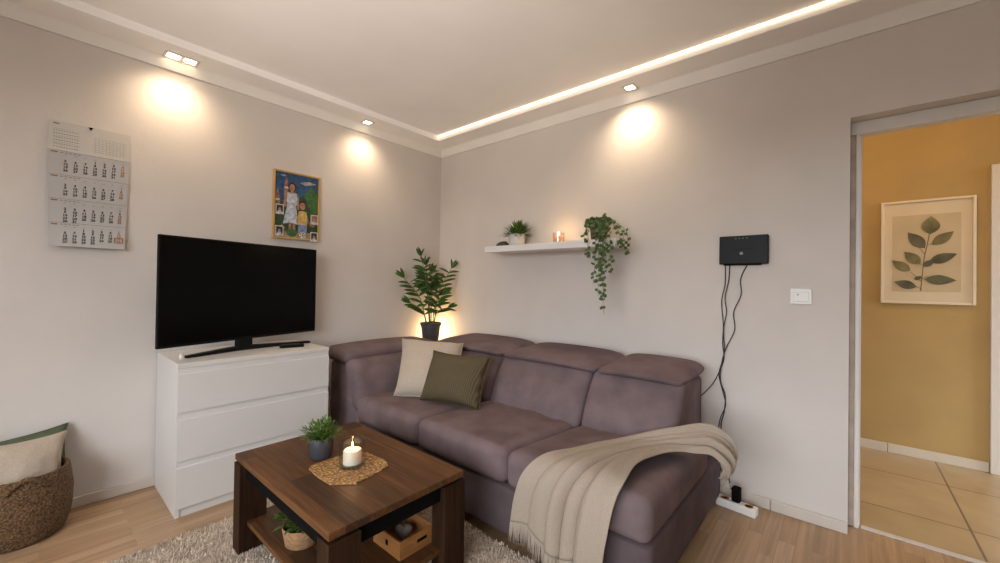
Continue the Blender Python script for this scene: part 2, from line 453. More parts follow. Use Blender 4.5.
for nm, p, k in (('calendar', (.115, -2.10, ZS - .02), 1.25), ('picture', (.115, -.87, ZS - .02), 1), ('shelf', (1.975, -.12, ZS - .02), 1)):
    spot_lamp('spot_' + nm, p, 6.2 * k * (.65 if nm == 'shelf' else 1), size=96, color=(1, .75, .48), r=.035)          # the lamp's beam
    spot_lamp('spill_' + nm, p, 12 * k * (1.7 if nm == 'shelf' else 1), size=140, blend=1, color=(1, .77, .52), r=.035)   # its wide spill
b = MB(); b.box(SW + .002, X1, -SW - .010, -SW - .001, ZC - .007, ZC - .001)
tag(b.build('led_strip', M['led'], loc=(SW, -SW, ZC - .011)), 'glowing warm light strip along the ceiling step', 'light strip')

# ------------------------------------------------------------------ daylight and added fill lights
w = bpy.data.worlds.new('world'); SC.world = w; w.use_nodes = True
nt = w.node_tree; bg = nt.nodes['Background']; bg.inputs['Strength'].default_value = 11.5
tc = nt.nodes.new('ShaderNodeTexCoord'); sp = nt.nodes.new('ShaderNodeSeparateXYZ'); nt.links.new(tc.outputs['Generated'], sp.inputs[0])
# overcast sky above, darker street below the horizon
nt.links.new(ramp(nt, sp.outputs['Z'], [(0, (.16, .16, .15)), (.06, (.84, .90, .97)), (1, (.90, .94, .97))]), bg.inputs['Color'])
def portal(name, loc, rot, sx, sy):
    l = bpy.data.lights.new(name, 'AREA'); l.shape = 'RECTANGLE'; l.size = sx; l.size_y = sy; l.energy = 0
    l.cycles.is_portal = True
    o = bpy.data.objects.new(name, l); COL.objects.link(o); o.location = loc; o.rotation_euler = rot
portal('window_portal', ((WX0 + WX1) / 2, Y1 - .16, (WZ0 + WZ1) / 2), (PI / 2, 0, 0), WX1 - WX0, WZ1 - WZ0)
portal('hall_portal', (HX1 + .01, .84, 1.3), (0, PI / 2, 0), 2.6, 1.38)
def point(name, loc, e, color, r):
    l = bpy.data.lights.new(name, 'POINT'); l.energy = e; l.color = color; l.shadow_soft_size = r
    o = bpy.data.objects.new(name, l); COL.objects.link(o); o.location = loc
point('hall_fill', (3.2, .55, 2.3), 11, (1, .66, .33), .1)  # added warm fill for the hallway, without a fixture
# weak warm fill added behind the camera, with no fixture of its own
point('room_fill', (3.3, -3.5, 1.9), 3, (1, .80, .60), .18)
# added spot, unseen behind the camera, aimed up to brighten the ceiling
spot_lamp('ceiling_fill', (2.3, -3.3, 1.45), 165, (1, .89, .80), 84, 1, .12, Vector((-.75, 1.35, 1.09)).to_track_quat('-Z', 'Y').to_euler())

# ------------------------------------------------------------------ chest of drawers
DRX, DY0, DY1, DH = .525, -2.145, -1.37, .775
t = thing('chest_of_drawers', 'white three-drawer chest under the black television', 'dresser', (.27, -1.757, 0))
b = MB()
b.box(.016, DRX - .026, DY0, DY0 + .018, 0, DH - .02, .001); b.box(.016, DRX - .026, DY1 - .018, DY1, 0, DH - .02, .001)
b.box(.016, .022, DY0 + .018, DY1 - .018, .03, DH - .02); b.box(.06, DRX - .014, DY0 + .018, DY1 - .018, 0, .047)
b.box(.02, DRX - .009, DY0 + .018, DY1 - .018, .05, DH - .022)
b.box(DRX - .026, DRX - .0095, DY0, DY0 + .018, 0, DH - .02); b.box(DRX - .026, DRX - .0095, DY1 - .018, DY1, 0, DH - .02)
b.build('body', M['white'], t)
b = MB(); b.box(.016, DRX - .004, DY0 - .001, DY1 + .001, DH - .022, DH, .0015); b.build('top', M['white'], t)
for z0, z1 in ((.047, .250), (.285, .490), (.529, .720)):
    b = MB()
    y0, y1 = DY0 + .0008, DY1 - .0008
    b.prism([(DRX, y0, z0), (DRX, y0, z1), (DRX - .008, y0, z1 + .004), (DRX - .0085, y0, z1 + .001), (DRX - .0085, y0, z0)], (0, y0, 0), (0, y1, 0))
    b.build('drawer', M['white'], t)

# ------------------------------------------------------------------ television
ang = math.atan2(.27, .93)
tv = thing('television', 'black flat-screen television standing on the white chest', 'television', (.24, -1.735, DH))
R = Matrix.Rotation(ang, 3, 'Z'); piv = (.255, -1.747, 0)
TW, TZ0, TZ1 = .484, .841, 1.430
def tvbox(x0, x1, y0, y1, z0, z1, bev=0):
    b = MB(); b.box(.255 + x0, .255 + x1, -1.747 + y0, -1.747 + y1, z0, z1, bev, rot=R, piv=piv); return b
tvbox(-.011, .009, -TW, TW, TZ0, TZ1, .003).build('bezel', M['tvframe'], tv)
tvbox(.0092, .0102, -TW + .008, TW - .008, TZ0 + .016, TZ1 - .008).build('screen', M['tv'], tv)
tvbox(-.05, -.012, -.3, .3, TZ0 + .03, TZ0 + .32, .012).build('rear_housing', M['tvframe'], tv)
b = MB()
b.box(.255 - .045, .255 + .005, -1.747 - .062, -1.747 + .022, .785, .865, .006, rot=R, piv=piv); b.build('stand_neck', M['tvframe'], tv)
pts = catmull([(.355, -2.085, 0), (.30, -1.95, 0), (.245, -1.80, 0), (.235, -1.70, 0), (.235, -1.56, 0), (.235, -1.37, 0)], 24)
b = MB()
prev = None
for i, p in enumerate(pts):
    tn = (pts[min(i + 1, 24)] - pts[max(i - 1, 0)]).normalized(); nn = Vector((-tn.y, tn.x, 0))
    c = abs(i - 12) / 12; wdt = .040 - .020 * c; hh = .026 - .013 * c
    q = [b.bm.verts.new(p + nn * s_ * wdt * k + Vector((0, 0, z))) for s_, k, z in ((-1, 1, DH + .001), (1, 1, DH + .001), (1, .7, DH + hh), (-1, .7, DH + hh))]
    if prev:
        for k in range(4): b.bm.faces.new([prev[k], prev[(k + 1) % 4], q[(k + 1) % 4], q[k]])
    else: b.bm.faces.new(q[::-1])
    prev = q
b.bm.faces.new(prev); b.build('stand_foot', M['tvframe'], tv, smooth='auto')
# remote
t = thing('remote_control', 'black remote control lying on the white chest', 'remote control', (.36, -1.535, DH))
Rr = Matrix.Rotation(math.radians(-14), 3, 'Z')
b = MB(); b.box(.34, .38, -1.605, -1.465, DH + .0, DH + .02, .007, 3, rot=Rr); b.build('body', M['tvframe'], t)
b = MB()
for i in range(3):
    for j in range(7): b.box(.3475 + i * .010, .3535 + i * .010, -1.593 + j * .015, -1.584 + j * .015, DH + .0195, DH + .0215, .0008, 1, rot=Rr, piv=(.36, -1.535, DH))
b.build('buttons', M['greypot'], t)
# small glass on the dresser beside the TV foot
b = MB(); b.lathe([(0, 0), (.012, 0), (.013, .004), (.012, .022), (.007, .03), (0, .032)], (.36, -2.10, DH), 16)
tag(b.build('dresser_ornament', M['whitepot'], smooth=True, loc=(.36, -2.10, DH)), 'tiny pale ornament at the left end of the white chest', 'ornament')

# ------------------------------------------------------------------ calendar on the left wall
cal = thing('wall_calendar', 'white four-month wall calendar hanging on the left wall', 'calendar', (.0, -2.435, 1.36))
b = MB(); b.box(.002, .005, -2.587, -2.281, 1.848, 2.0); b.build('header_card', M['paper2'], cal)
def sheet_x(z):                       # the pads hang slightly away from the wall, curling at the foot
    s = (1.85 - z) / .49; return .006 + .012 * s + .018 * max(0, s - .6) ** 2 / .16
def half(z): s = max(0, (1.85 - z) / .49); return (-2.588 + .010 * s, -2.281 - .018 * s)
def cal_pt(u, z, off=0):
    a, c = half(z); return Vector((sheet_x(z) + off, a + (c - a) * u, z))
months = [('JAN', 3, 31, 1), ('FEB', 6, 28, 5), ('MAR', 6, 31, 9), ('APR', 2, 30, 14)]
def text_mesh(txt, size, mname):
    cu = bpy.data.curves.new('t', 'FONT'); cu.body = txt; cu.size = size; cu.align_x = 'CENTER'; cu.align_y = 'CENTER'; cu.resolution_u = 2; cu.offset = .0008
    o = bpy.data.objects.new('t', cu); COL.objects.link(o)
    dg = bpy.context.evaluated_depsgraph_get(); me = bpy.data.meshes.new_from_object(o.evaluated_get(dg))
    bpy.data.objects.remove(o); return me
TXT = {}
def put_text(b, txt, size, u, z, off, mi):
    k = (txt, size)
    if k not in TXT: TXT[k] = text_mesh(txt, size, 't')
    me = TXT[k]; vs = [b.bm.verts.new(cal_pt(u, z, off) + Vector((0, v.co.x, v.co.y))) for v in me.vertices]
    for p in me.polygons:
        try: f = b.bm.faces.new([vs[i] for i in p.vertices]); f.material_index = mi
        except ValueError: pass
def strip(b, u0, u1, z0, z1, off, mi):
    b.face([cal_pt(u0, z0, off), cal_pt(u1, z0, off), cal_pt(u1, z1, off), cal_pt(u0, z1, off)], mi)
for mi_, (nm, wd, nd, wk) in enumerate(months):
    z1 = 1.85 - mi_ * .1225; z0 = z1 - .1225
    b = MB(); N = 8; rows = []
    for k in range(N + 1):
        z = z1 + (z0 - z1) * k / N
        rows.append([b.bm.verts.new(cal_pt(u, z, o_)) for u, o_ in ((0, .003 - .0004 * mi_), (1, .003 - .0004 * mi_), (1, 0), (0, 0))])
    for a, c in zip(rows, rows[1:]):
        for k in range(4): b.bm.faces.new([a[k], a[(k + 1) % 4], c[(k + 1) % 4], c[k]])
    b.bm.faces.new(rows[0]); b.bm.faces.new(rows[-1][::-1])
    sh = b.build('month_sheet', M['paper'], cal, smooth=False)
    b = MB(); off = .0042
    strip(b, 0, 1, z1 - .003, z1 - .0015, off, 1)
    strip(b, .03, .11, z1 - .014, z1 - .007, off, 2)
    for k in range(5): strip(b, .14 + k * .05, .175 + k * .05, z1 - .012, z1 - .009, off, 1)
    for c in range(7): strip(b, .2 + c * .118 - .015, .2 + c * .118 + .015, z1 - .0225, z1 - .0205, off, 1)
    row, colm = 0, wd
    for d in range(1, nd + 1):
        put_text(b, str(d), .0165, .2 + colm * .118, z1 - .037 - row * .0158, off, 2 if colm == 6 else 0)
        colm += 1
        if colm == 7: colm = 0; row += 1
    if mi_ == 3:
        u0, u1, za, zb = .845, .975, z1 - .065, z1 - .088
        for q in ((u0, u1, za, za + .004), (u0, u1, zb - .004, zb), (u0, u0 + .018, zb, za), (u1 - .018, u1, zb, za)):
            strip(b, q[0], q[1], q[2], q[3], off + .001, 3)
    b.build('printing', [M['ink'], M['inklight'], M['inkor'], M['marker']], sh, fix=False)
b = MB()
def hs(u0, u1, z0, z1, mi): b.face([(.0056, -2.587 + u0 * .306, z0), (.0056, -2.587 + u1 * .306, z0), (.0056, -2.587 + u1 * .306, z1), (.0056, -2.587 + u0 * .306, z1)], mi)
hs(.05, .12, 1.983, 1.988, 0)
for k in range(9): hs(.05, .36, 1.960 - k * .0115, 1.9608 - k * .0115, 1)
for k in range(7): hs(.52, .94, 1.945 - k * .012, 1.9458 - k * .012, 1)
for k in range(9): hs(.55 + k * .045, .552 + k * .045, 1.868, 1.945, 1)
for k in range(6):
    for j in range(10): hs(.055 + j * .03, .07 + j * .03, 1.951 - k * .0172, 1.954 - k * .0172, 1)
b.build('header_printing', [M['ink'], M['inklight']], cal, fix=False)
b = MB(); b.face([(.0062, -2.447, 1.998), (.0062, -2.427, 1.998), (.0062, -2.437, 1.982)]); b.tube([(.0, -2.437, 1.993), (.012, -2.437, 1.993)], .004, 10)
b.build('hanger', M['black'], cal)

# ------------------------------------------------------------------ framed collage picture on the left wall
PY0, PY1, PZ0, PZ1 = -1.54, -1.212, 1.50, 1.985
pic = thing('picture_frame', 'small collage portrait of a woman and child in a thin wooden frame', 'picture', (0, -1.376, 1.50))
b = MB(); fw = .012
b.box(.001, .024, PY0, PY0 + fw, PZ0, PZ1, .002); b.box(.001, .024, PY1 - fw, PY1, PZ0, PZ1, .002)
b.box(.001, .024, PY0 + fw, PY1 - fw, PZ0, PZ0 + fw, .002); b.box(.001, .024, PY0 + fw, PY1 - fw, PZ1 - fw, PZ1, .002)
b.build('frame', M['goldframe'], pic)
pm = {}
def pcol(n, c): pm[n] = mat('print_' + n, c, .6, .4, 42, detail=6)
for n, c in (('sky', (.02, .075, .17)), ('cloud', (.40, .34, .32)), ('tree', (.045, .13, .03)), ('dtree', (.02, .06, .018)), ('skin', (.36, .19, .12)),
             ('hair', (.025, .014, .011)), ('dress', (.46, .49, .56)), ('shirt', (.55, .38, .11)), ('shorts', (.20, .22, .40)), ('white', (.58, .56, .54)),
             ('brick', (.30, .14, .07)), ('dark', (.02, .02, .025)), ('path', (.33, .24, .13)), ('lilac', (.40, .38, .50))): pcol(n, c)
order = list(pm); b = MB(); L = [0]
def P2(u, v): return (.012 + L[0] * .00025, PY0 + fw + u * (PY1 - PY0 - 2 * fw), PZ0 + fw + v * (PZ1 - PZ0 - 2 * fw))
def pl(n, pts): L[0] += 1; b.face([P2(*p) for p in pts], order.index(n))
def el(n, u, v, ru, rv, k=18, wob=0): pl(n, [(u + ru * (1 + wob * math.sin(5 * a)) * math.cos(a), v + rv * (1 + wob * math.cos(4 * a)) * math.sin(a)) for a in [2 * PI * i / k for i in range(k)]])
def rc(n, u0, u1, v0, v1): pl(n, [(u0, v0), (u1, v0), (u1, v1), (u0, v1)])
rc('sky', 0, 1, 0, 1)
el('cloud', .78, .90, .15, .022, 24, .2); el('cloud', .68, .88, .10, .02, 24, .2); el('cloud', .18, .955, .06, .012)
rc('dtree', 0, 1, 0, .55); el('tree', .84, .66, .155, .16, 40, .10); el('tree', .9, .50, .098, .12, 30, .05); el('dtree', .62, .60, .10, .07, 30, .12)
for u, s in ((.06, .75), (.25, .95), (.34, .74)):                     # brick towers with pointed roofs
    rc('brick', u - .05, u + .05, .5, s - .16); pl('brick', [(u - .045, s - .16), (u + .045, s - .16), (u + .03, s - .08), (u, s), (u - .03, s - .08)]); rc('white', u - .045, u + .045, s - .19, s - .165)
rc('path', 0, 1, 0, .10); rc('dtree', .0, .25, .1, .5)
# woman
el('hair', .38, .80, .10, .068); rc('hair', .29, .345, .68, .78); el('skin', .375, .785, .062, .055); rc('skin', .345, .405, .69, .75)
pl('skin', [(.2, .66), (.3, .71), (.46, .71), (.53, .66), (.55, .45), (.50, .45), (.47, .6), (.28, .6), (.24, .47), (.18, .48)])
pl('dress', [(.27, .70), (.33, .69), (.42, .69), (.49, .70), (.50, .55), (.47, .50), (.53, .21), (.36, .23), (.18, .21), (.27, .50), (.26, .58)])
rc('skin', .31, .37, .12, .22); rc('skin', .40, .46, .12, .22)
# child
el('hair', .62, .545, .088, .058); el('skin', .62, .515, .07, .056)
pl('skin', [(.47, .26), (.53, .40), (.72, .40), (.79, .26), (.74, .25), (.68, .36), (.56, .36), (.51, .24)])
pl('shirt', [(.53, .42), (.59, .44), (.65, .44), (.72, .42), (.73, .26), (.74, .22), (.50, .22), (.52, .27)])
rc('shorts', .52, .73, .10, .22)
el('tree', .38, .08, .13, .06, 30, .15); el('brick', .16, .13, .06, .06, 20, .1); el('brick', .86, .25, .08, .05, 20, .1)
el('white', .63, .055, .085, .05)
for a in range(5): el('dark', .63 + .055 * math.cos(a * 1.256), .055 + .032 * math.sin(a * 1.256), .016, .010, 6)
el('dark', .63, .055, .02, .013, 6)
for (u, v, s) in ((.10, .43, 'dark'), (.10, .10, 'dark'), (.90, .33, 'brick'), (.90, .05, 'dark')):   # instant snapshots
    rc('white', u - .09, u + .09, v - .085, v + .07); rc(s, u - .07, u + .07, v - .05, v + .055); el('skin', u, v - .01, .03, .028); rc('lilac', u - .04, u + .04, v - .05, v - .028)
b.build('print', [pm[n] for n in order], pic, fix=False)
b = MB(); b.box(.002, .011, PY0 + .003, PY1 - .003, PZ0 + .003, PZ1 - .003); b.build('backing', M['black'], pic)

# ------------------------------------------------------------------ sofa
SX0, SX1 = .10, 2.535
sofa = thing('corner_sofa', 'long mauve-grey upholstered sofa along the back wall', 'sofa', (1.4, -.65, 0))
def wrinkle(amp, fx=11, fy=2.2):
    def f(p, q):
        if q.z > .3:
            n = noise.noise(Vector((p.x * fx, p.y * fy, 1.7))) * .6 + noise.noise(Vector((p.x * 24 + p.y * 6, p.y * 5, 4.1))) * .4
            p = p + Vector((0, 0, amp * n * (1 - q.x ** 4) * (1 - q.y ** 4)))
        return p
    return f
SF = -1.225
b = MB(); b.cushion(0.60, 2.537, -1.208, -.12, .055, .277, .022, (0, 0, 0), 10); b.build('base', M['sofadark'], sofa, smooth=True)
SEAT = [(.60, 1.24, 0, 0), (1.24, 1.88, 0, .07), (1.88, 2.545, .07, 0)]
def seat_fn(amp, sag, s0=0, s1=0):
    w = wrinkle(amp)
    def f(p, q):
        p = w(p, q); k = (p.y - SF) / .8; p.x += k * (s0 * (1 - q.x) / 2 + s1 * (1 + q.x) / 2)
        if q.z > 0:
            p.z += .010 * (-q.y) * max(0, q.z) - sag * (1 - q.x ** 2) * max(0, 1 - (q.y + .1) ** 2)
        return p
    return f
for (x0, x1, s0, s1), amp, sag in zip(SEAT, (.008, .026, .009), (.002, .006, .002)):
    b = MB(); b.cushion(x0 + .002, x1 - .002, SF, -.42, .279, .440, .046, (0, .010, .014), 44, seat_fn(amp, sag, s0, s1)); b.build('seat_cushion', M['sofa'], sofa, smooth=True)
# back: frame, upright cushions leaning back, adjustable head rests
b = MB(); b.cushion(.50, 2.43, -.50, -.10, .06, .698, .03, (0, 0, 0), 10); b.build('back_frame', M['sofa'], sofa, smooth=True)
def lean(p, q):
    t = (p.z - .40) / .30
    p = p + Vector((0, .155 * t - .018 * math.sin(PI * max(0, min(1, t))), 0)); return p
for (x0, x1) in ((.60, 1.275), (1.275, 1.95), (1.95, 2.455)):
    b = MB()
    b.cushion(x0 + .004, x1 - .004, -.69, -.47, .405, .73, .04, (.004, .02, 0), 18, lean); b.build('back_cushion', M['sofa'], sofa, smooth=True)
def head(p, q):
    p.z += .008 * (1 - q.x ** 2) - .030 * max(0, -q.y) ** 2 * max(0, q.z) + .012 * max(0, q.y) - .022 * abs(q.x) ** 7 * max(0, q.z)
    return p
for (x0, x1) in ((.53, 1.28), (1.285, 1.985), (1.985, 2.45)):
    b = MB(); b.cushion(x0 + .004, x1 - .004, -.55, -.115, .698, .764, .032, (.010, .014, .010), 26, head); b.build('headrest', M['sofa'], sofa, smooth=True)
# arm against the left wall
b = MB(); b.cushion(.20, .60, -1.20, -.37, .05, .40, .03, (0, .0, 0), 12); b.cushion(.20, .50, -1.199, -.37, .30, .635, .03, (0, .0, 0), 12); b.build('arm_body', M['sofa'], sofa, smooth=True)
def pad(p, q):
    t = (p.z - .30) / .38
    p = p + Vector((-.14 * max(0, t) ** 1.3 + .018 * math.sin(PI * max(0, min(1, t))), 0, 0)); return p
b = MB(); b.cushion(.525, .69, -1.215, -.45, .33, .672, .05, (.018, .012, 0), 20, pad); b.build('arm_pad', M['sofa'], sofa, smooth=True)
def roll(p, q): p.z += .01 * (1 - q.y ** 2); return p
b = MB(); b.cushion(.15, .475, -1.225, -.42, .63, .732, .05, (.01, .012, .008), 18, roll); b.build('arm_headrest', M['sofa'], sofa, smooth=True)
for x, y in ((.68, -1.12), (1.26, -1.12), (1.90, -1.12), (2.46, -1.12), (2.47, -.20), (.5, -.2)):
    b = MB(); b.lathe([(0, 0), (.022, 0), (.028, .06), (0, .06)], (x, y, 0), 16); b.build('foot', M['black'], sofa, smooth='auto')

# ------------------------------------------------------------------ throw pillows
def pillow(name, label, C0, e1, e2, th, m, seed, loc):
    """corners: C0, C0+e1, C0+e2; pinched corners and a soft belly"""
    C0, e1, e2 = Vector(C0), Vector(e1), Vector(e2); nn = e1.cross(e2).normalized(); n = 22
    t = thing(name, label, 'pillow', loc)
    b = MB(); side = []
    for sg in (1, -1):
        g = []
        for i in range(n + 1):
            r = []
            for j in range(n + 1):
                u, v = i / n, j / n; a, c = 2 * u - 1, 2 * v - 1
                h = max(0, (1 - a ** 4) * (1 - c ** 4)) ** .55 * (1 - .25 * (a * a + c * c) / 2)
                pin = .05
                uu = u + pin * -a * (1 - abs(c) ** 2.5) * abs(a) ** 2; vv = v + pin * -c * (1 - abs(a) ** 2.5) * abs(c) ** 2
                p = C0 + e1 * uu + e2 * vv + nn * sg * th * (.55 if sg > 0 else .30) * h
                w = noise.noise(Vector((u * 3 + seed, v * 3, sg * 2))) * .014 + noise.noise(Vector((u * 8 + seed, v * 8, sg))) * .005
                p += nn * w * h
                r.append(b.bm.verts.new(p))
            g.append(r)
        for i in range(n):
            for j in range(n):
                f = [g[i][j], g[i + 1][j], g[i + 1][j + 1], g[i][j + 1]]; b.bm.faces.new(f if sg > 0 else f[::-1])
    bmesh.ops.remove_doubles(b.bm, verts=b.bm.verts[:], dist=1e-5)
    b.build('cover', m, t, smooth=True)
    b = MB(); pts = []
    def ed(u, v):
        a, c = 2 * u - 1, 2 * v - 1
        return C0 + e1 * (u + .05 * -a * (1 - abs(c) ** 2.5) * abs(a) ** 2) + e2 * (v + .05 * -c * (1 - abs(a) ** 2.5) * abs(c) ** 2)
    for k in range(24): pts.append(ed(k / 24, 0))
    for k in range(24): pts.append(ed(1, k / 24))
    for k in range(24): pts.append(ed(1 - k / 24, 1))
    for k in range(25): pts.append(ed(0, 1 - k / 24))
    b.tube(pts, .0035, 6); b.build('piping', m, t, smooth=True)
    return t
pillow('throw_pillow', 'large cream linen pillow leaning in the sofa corner behind the olive one', (.79, -1.06, .447), (.45, .20, -.01), (-.26, .25, .335), .19, M['cream'], 3, (.8, -.9, .45))
pillow('throw_pillow', 'olive green ribbed pillow in front of the cream one on the sofa', (.98, -1.0, .445), (.42, .125, -.005), (-.04, .15, .30), .17, M['olive'], 9, (1.15, -.9, .45))

# ------------------------------------------------------------------ blanket
NU, NV = 100, 130
A = catmull([(1.975, -1.265, .19), (1.995, -1.265, .30), (2.03, -1.255, .40), (2.08, -1.20, .455), (2.14, -1.06, .462), (2.205, -.90, .468), (2.30, -.77, .485),
             (2.44, -.69, .53), (2.555, -.63, .56), (2.635, -.60, .535), (2.675, -.585, .47), (2.66, -.575, .375)], NU)
B = catmull([(2.395, -1.265, .14), (2.415, -1.265, .28), (2.435, -1.255, .40), (2.45, -1.21, .46), (2.435, -1.06, .472), (2.46, -.90, .470), (2.515, -.80, .472),
             (2.575, -.755, .468), (2.615, -.73, .46), (2.635, -.715, .435), (2.64, -.70, .40), (2.63, -.69, .355)], NU)
def fold(v, u):
    w = v + .05 * math.sin(u * 6.0 + .6) * math.sin(PI * v)
    f = 0
    E = (0, .22, .45, .60, .735, 1.0); H = (.45, .5, .95, .55, 1.0)
    w = min(.9999, max(0, w))
    for a, c, h in zip(E, E[1:], H):
        if a <= w < c:
            q = (w - a) / (c - a); f = h * (q ** .35) * ((1 - q) ** .55) * 1.75 if a else h * (1 - q) ** .5
            if c == 1.0: f = h * min(1, q * 4) ** .5 * (1 - .35 * q * q)
    f += .13 * math.sin(w * 37 + u * 9) * u
    return f
b = MB(); G = []
for i in range(NU + 1):
    u = i / NU; row = []
    nrm = Vector((0, -1, .05)).lerp(Vector((0, -.1, 1)), min(1, max(0, (u - .14) / .16)))
    if u > .72: nrm = nrm.lerp(Vector((.9, -.3, .5)), min(1, (u - .72) / .12))
    nrm.normalize()
    amp = .040 + .008 * math.sin(u * 8)
    for j in range(NV + 1):
        v = j / NV
        p = A[i].lerp(B[i], v) + nrm * (amp * fold(v, u))
        p += nrm * noise.noise(Vector((v * 6, u * 9, .3))) * .006
        if u < .14: p.z += .02 * math.sin(v * 9) * (1 - u / .14)
        if u > .86: p.z += .03 * noise.noise(Vector((v * 4, u * 6, 3.3))) * (u - .86) / .14
        row.append(b.bm.verts.new(p))
    G.append(row)
hem = [v.co.copy() for v in G[0]]
for i in range(NU):
    for j in range(NV): b.bm.faces.new([G[i][j], G[i][j + 1], G[i + 1][j + 1], G[i + 1][j]])
bl = thing('throw_blanket', 'beige fringed wool throw draped across the right end of the sofa', 'blanket', (2.3, -1.0, .45))
o = b.build('cloth', M['blanket'], bl, smooth=True)
md = o.modifiers.new('thick', 'SOLIDIFY'); md.thickness = .005; md.offset = 1
b = MB()
for k in range(96):
    x = k / 95 * NV; j = min(int(x), NV - 1); p = hem[j].lerp(hem[j + 1], x - j); q = rnd.uniform(.075, .10)
    dx, dy = rnd.uniform(-.009, .009), rnd.uniform(-.010, .0)
    b.tube([p + Vector((0, 0, .004)), p + Vector((dx * .3, dy * .5 - .002, -q * .5)), p + Vector((dx, dy, -q))], [.0034, .0026, .0015], 5)
b.build('fringe', M['blanket'], bl, smooth=True)

# ------------------------------------------------------------------ rug
RX0, RX1, RY0, RY1 = .725, 2.25, -3.3, -1.21
t = thing('rug', 'shaggy beige-grey rug under the coffee table', 'rug', (1.4, -2.2, 0))
b = MB(); b.cushion(RX0, RX1, RY0, RY1, .001, .016, .007, (0, 0, 0), 20); b.build('backing', M['rug'], t, smooth=True)
b = MB()
for k in range(52000):
    x, y = rnd.uniform(RX0 + .004, RX1 - .004), rnd.uniform(-2.75, RY1 - .004)
    h = rnd.uniform(.007, .015); a = rnd.uniform(0, 2 * PI); l = rnd.uniform(.0, .012); w_ = rnd.uniform(.0022, .004)
    ca, sa = math.cos(a), math.sin(a)
    p = [b.bm.verts.new((x - sa * w_, y + ca * w_, .0145)), b.bm.verts.new((x + sa * w_, y - ca * w_, .0145)), b.bm.verts.new((x + ca * l, y + sa * l, .0155 + h))]
    b.bm.faces.new(p)
o = b.build('pile', M['pile'], t, fix=False); o['kind'] = 'stuff'
RZ = .017

# ------------------------------------------------------------------ coffee table
TX0, TX1, TY0, TY1, TT = 1.006, 1.866, -2.03, -1.457, .433
t = thing('coffee_table', 'dark walnut coffee table with thick legs and a lower shelf', 'coffee table', (1.44, -1.72, RZ))
b = MB(); b.box(TX0, TX1, TY0, TY1, TT - .026, TT, .0025); b.build('tabletop', M['table'], t)
b = MB()
i0 = .022
b.box(TX0 + i0, TX1 - i0, TY0 + i0, TY0 + i0 + .02, .34, TT - .026); b.box(TX0 + i0, TX1 - i0, TY1 - i0 - .02, TY1 - i0, .34, TT - .026)
b.box(TX0 + i0, TX0 + i0 + .02, TY0 + i0, TY1 - i0, .34, TT - .026); b.box(TX1 - i0 - .02, TX1 - i0, TY0 + i0, TY1 - i0, .34, TT - .026)
b.build('apron', M['black'], t)
b = MB(); b.box(TX0 + .02, TX1 - .02, TY0 + .03, TY1 - .03, .130, .150, .002); b.build('lower_shelf', M['table'], t)
for sx in (0, 1):
    for sy in (0, 1):
        x0, x1 = (TX0 - .004, TX0 + .072) if not sx else (TX1 - .072, TX1 + .004)
        y0, y1 = (TY0 - .002, TY0 + .108) if not sy else (TY1 - .108, TY1 + .002)
        b = MB(); b.box(x0, x1, y0, y1, RZ + .0, TT - .036, .002); b.build('leg', M['tableleg'], t)

# woven mat, candle, plants, box
t_mat = [(1.38, -1.868), (1.40, -1.882), (1.497, -1.89), (1.58, -1.885), (1.649, -1.815), (1.63, -1.70), (1.61, -1.65), (1.563, -1.63), (1.43, -1.64), (1.375, -1.74)]
b = MB(); b.prism([(x, y, TT) for x, y in t_mat], (0, 0, TT), (0, 0, TT + .006))
tag(b.build('placemat', M['jute'], loc=(1.5, -1.76, TT)), 'flat woven jute mat on the coffee table top', 'placemat')
def candle(c, R_, H, cr, ch, label, wax, name='candle_jar'):
    t = thing(name, label, 'candle', c)
    b = MB(); w_ = .003
    b.lathe([(0, 0), (R_ - .004, 0), (R_, .006), (R_, H - .002), (R_ - w_ / 2, H), (R_ - w_, H - .002), (R_ - w_, .012), (0, .011)], c, 36); b.build('glass_jar', M['glass'], t, smooth='auto', angle=22)
    b = MB(); b.lathe([(0, .0125), (cr, .0125), (cr, .0125 + ch - .004), (cr - .004, .0125 + ch), (cr * .5, .0125 + ch - .003), (0, .0125 + ch - .004)], c, 32); cw = b.build('candle_wax', M[wax], t, smooth='auto', angle=50)
    zt = .0125 + ch - .004
    b = MB(); b.tube([(c[0], c[1], c[2] + zt), (c[0] + .001, c[1], c[2] + zt + .012)], .0012, 6); b.build('wick', M['wick'], t)
    b = MB(); s = R_ / .078; b.lathe([(0, .008), (.004 * s, .011), (.0055 * s, .017), (.004 * s, .026), (.0015 * s, .034), (0, .04)], (c[0], c[1], c[2] + zt), 12); b.build('flame', M['flame'], t, smooth=True)
    return Vector((c[0], c[1], c[2] + zt + .03))
fl = candle((1.505, -1.752, TT + .006), .052, .106, .036, .055, 'lit white pillar candle in a clear glass on the jute mat', 'wax')
point('table_candle_light', fl, .35, (1, .6, .25), .008)

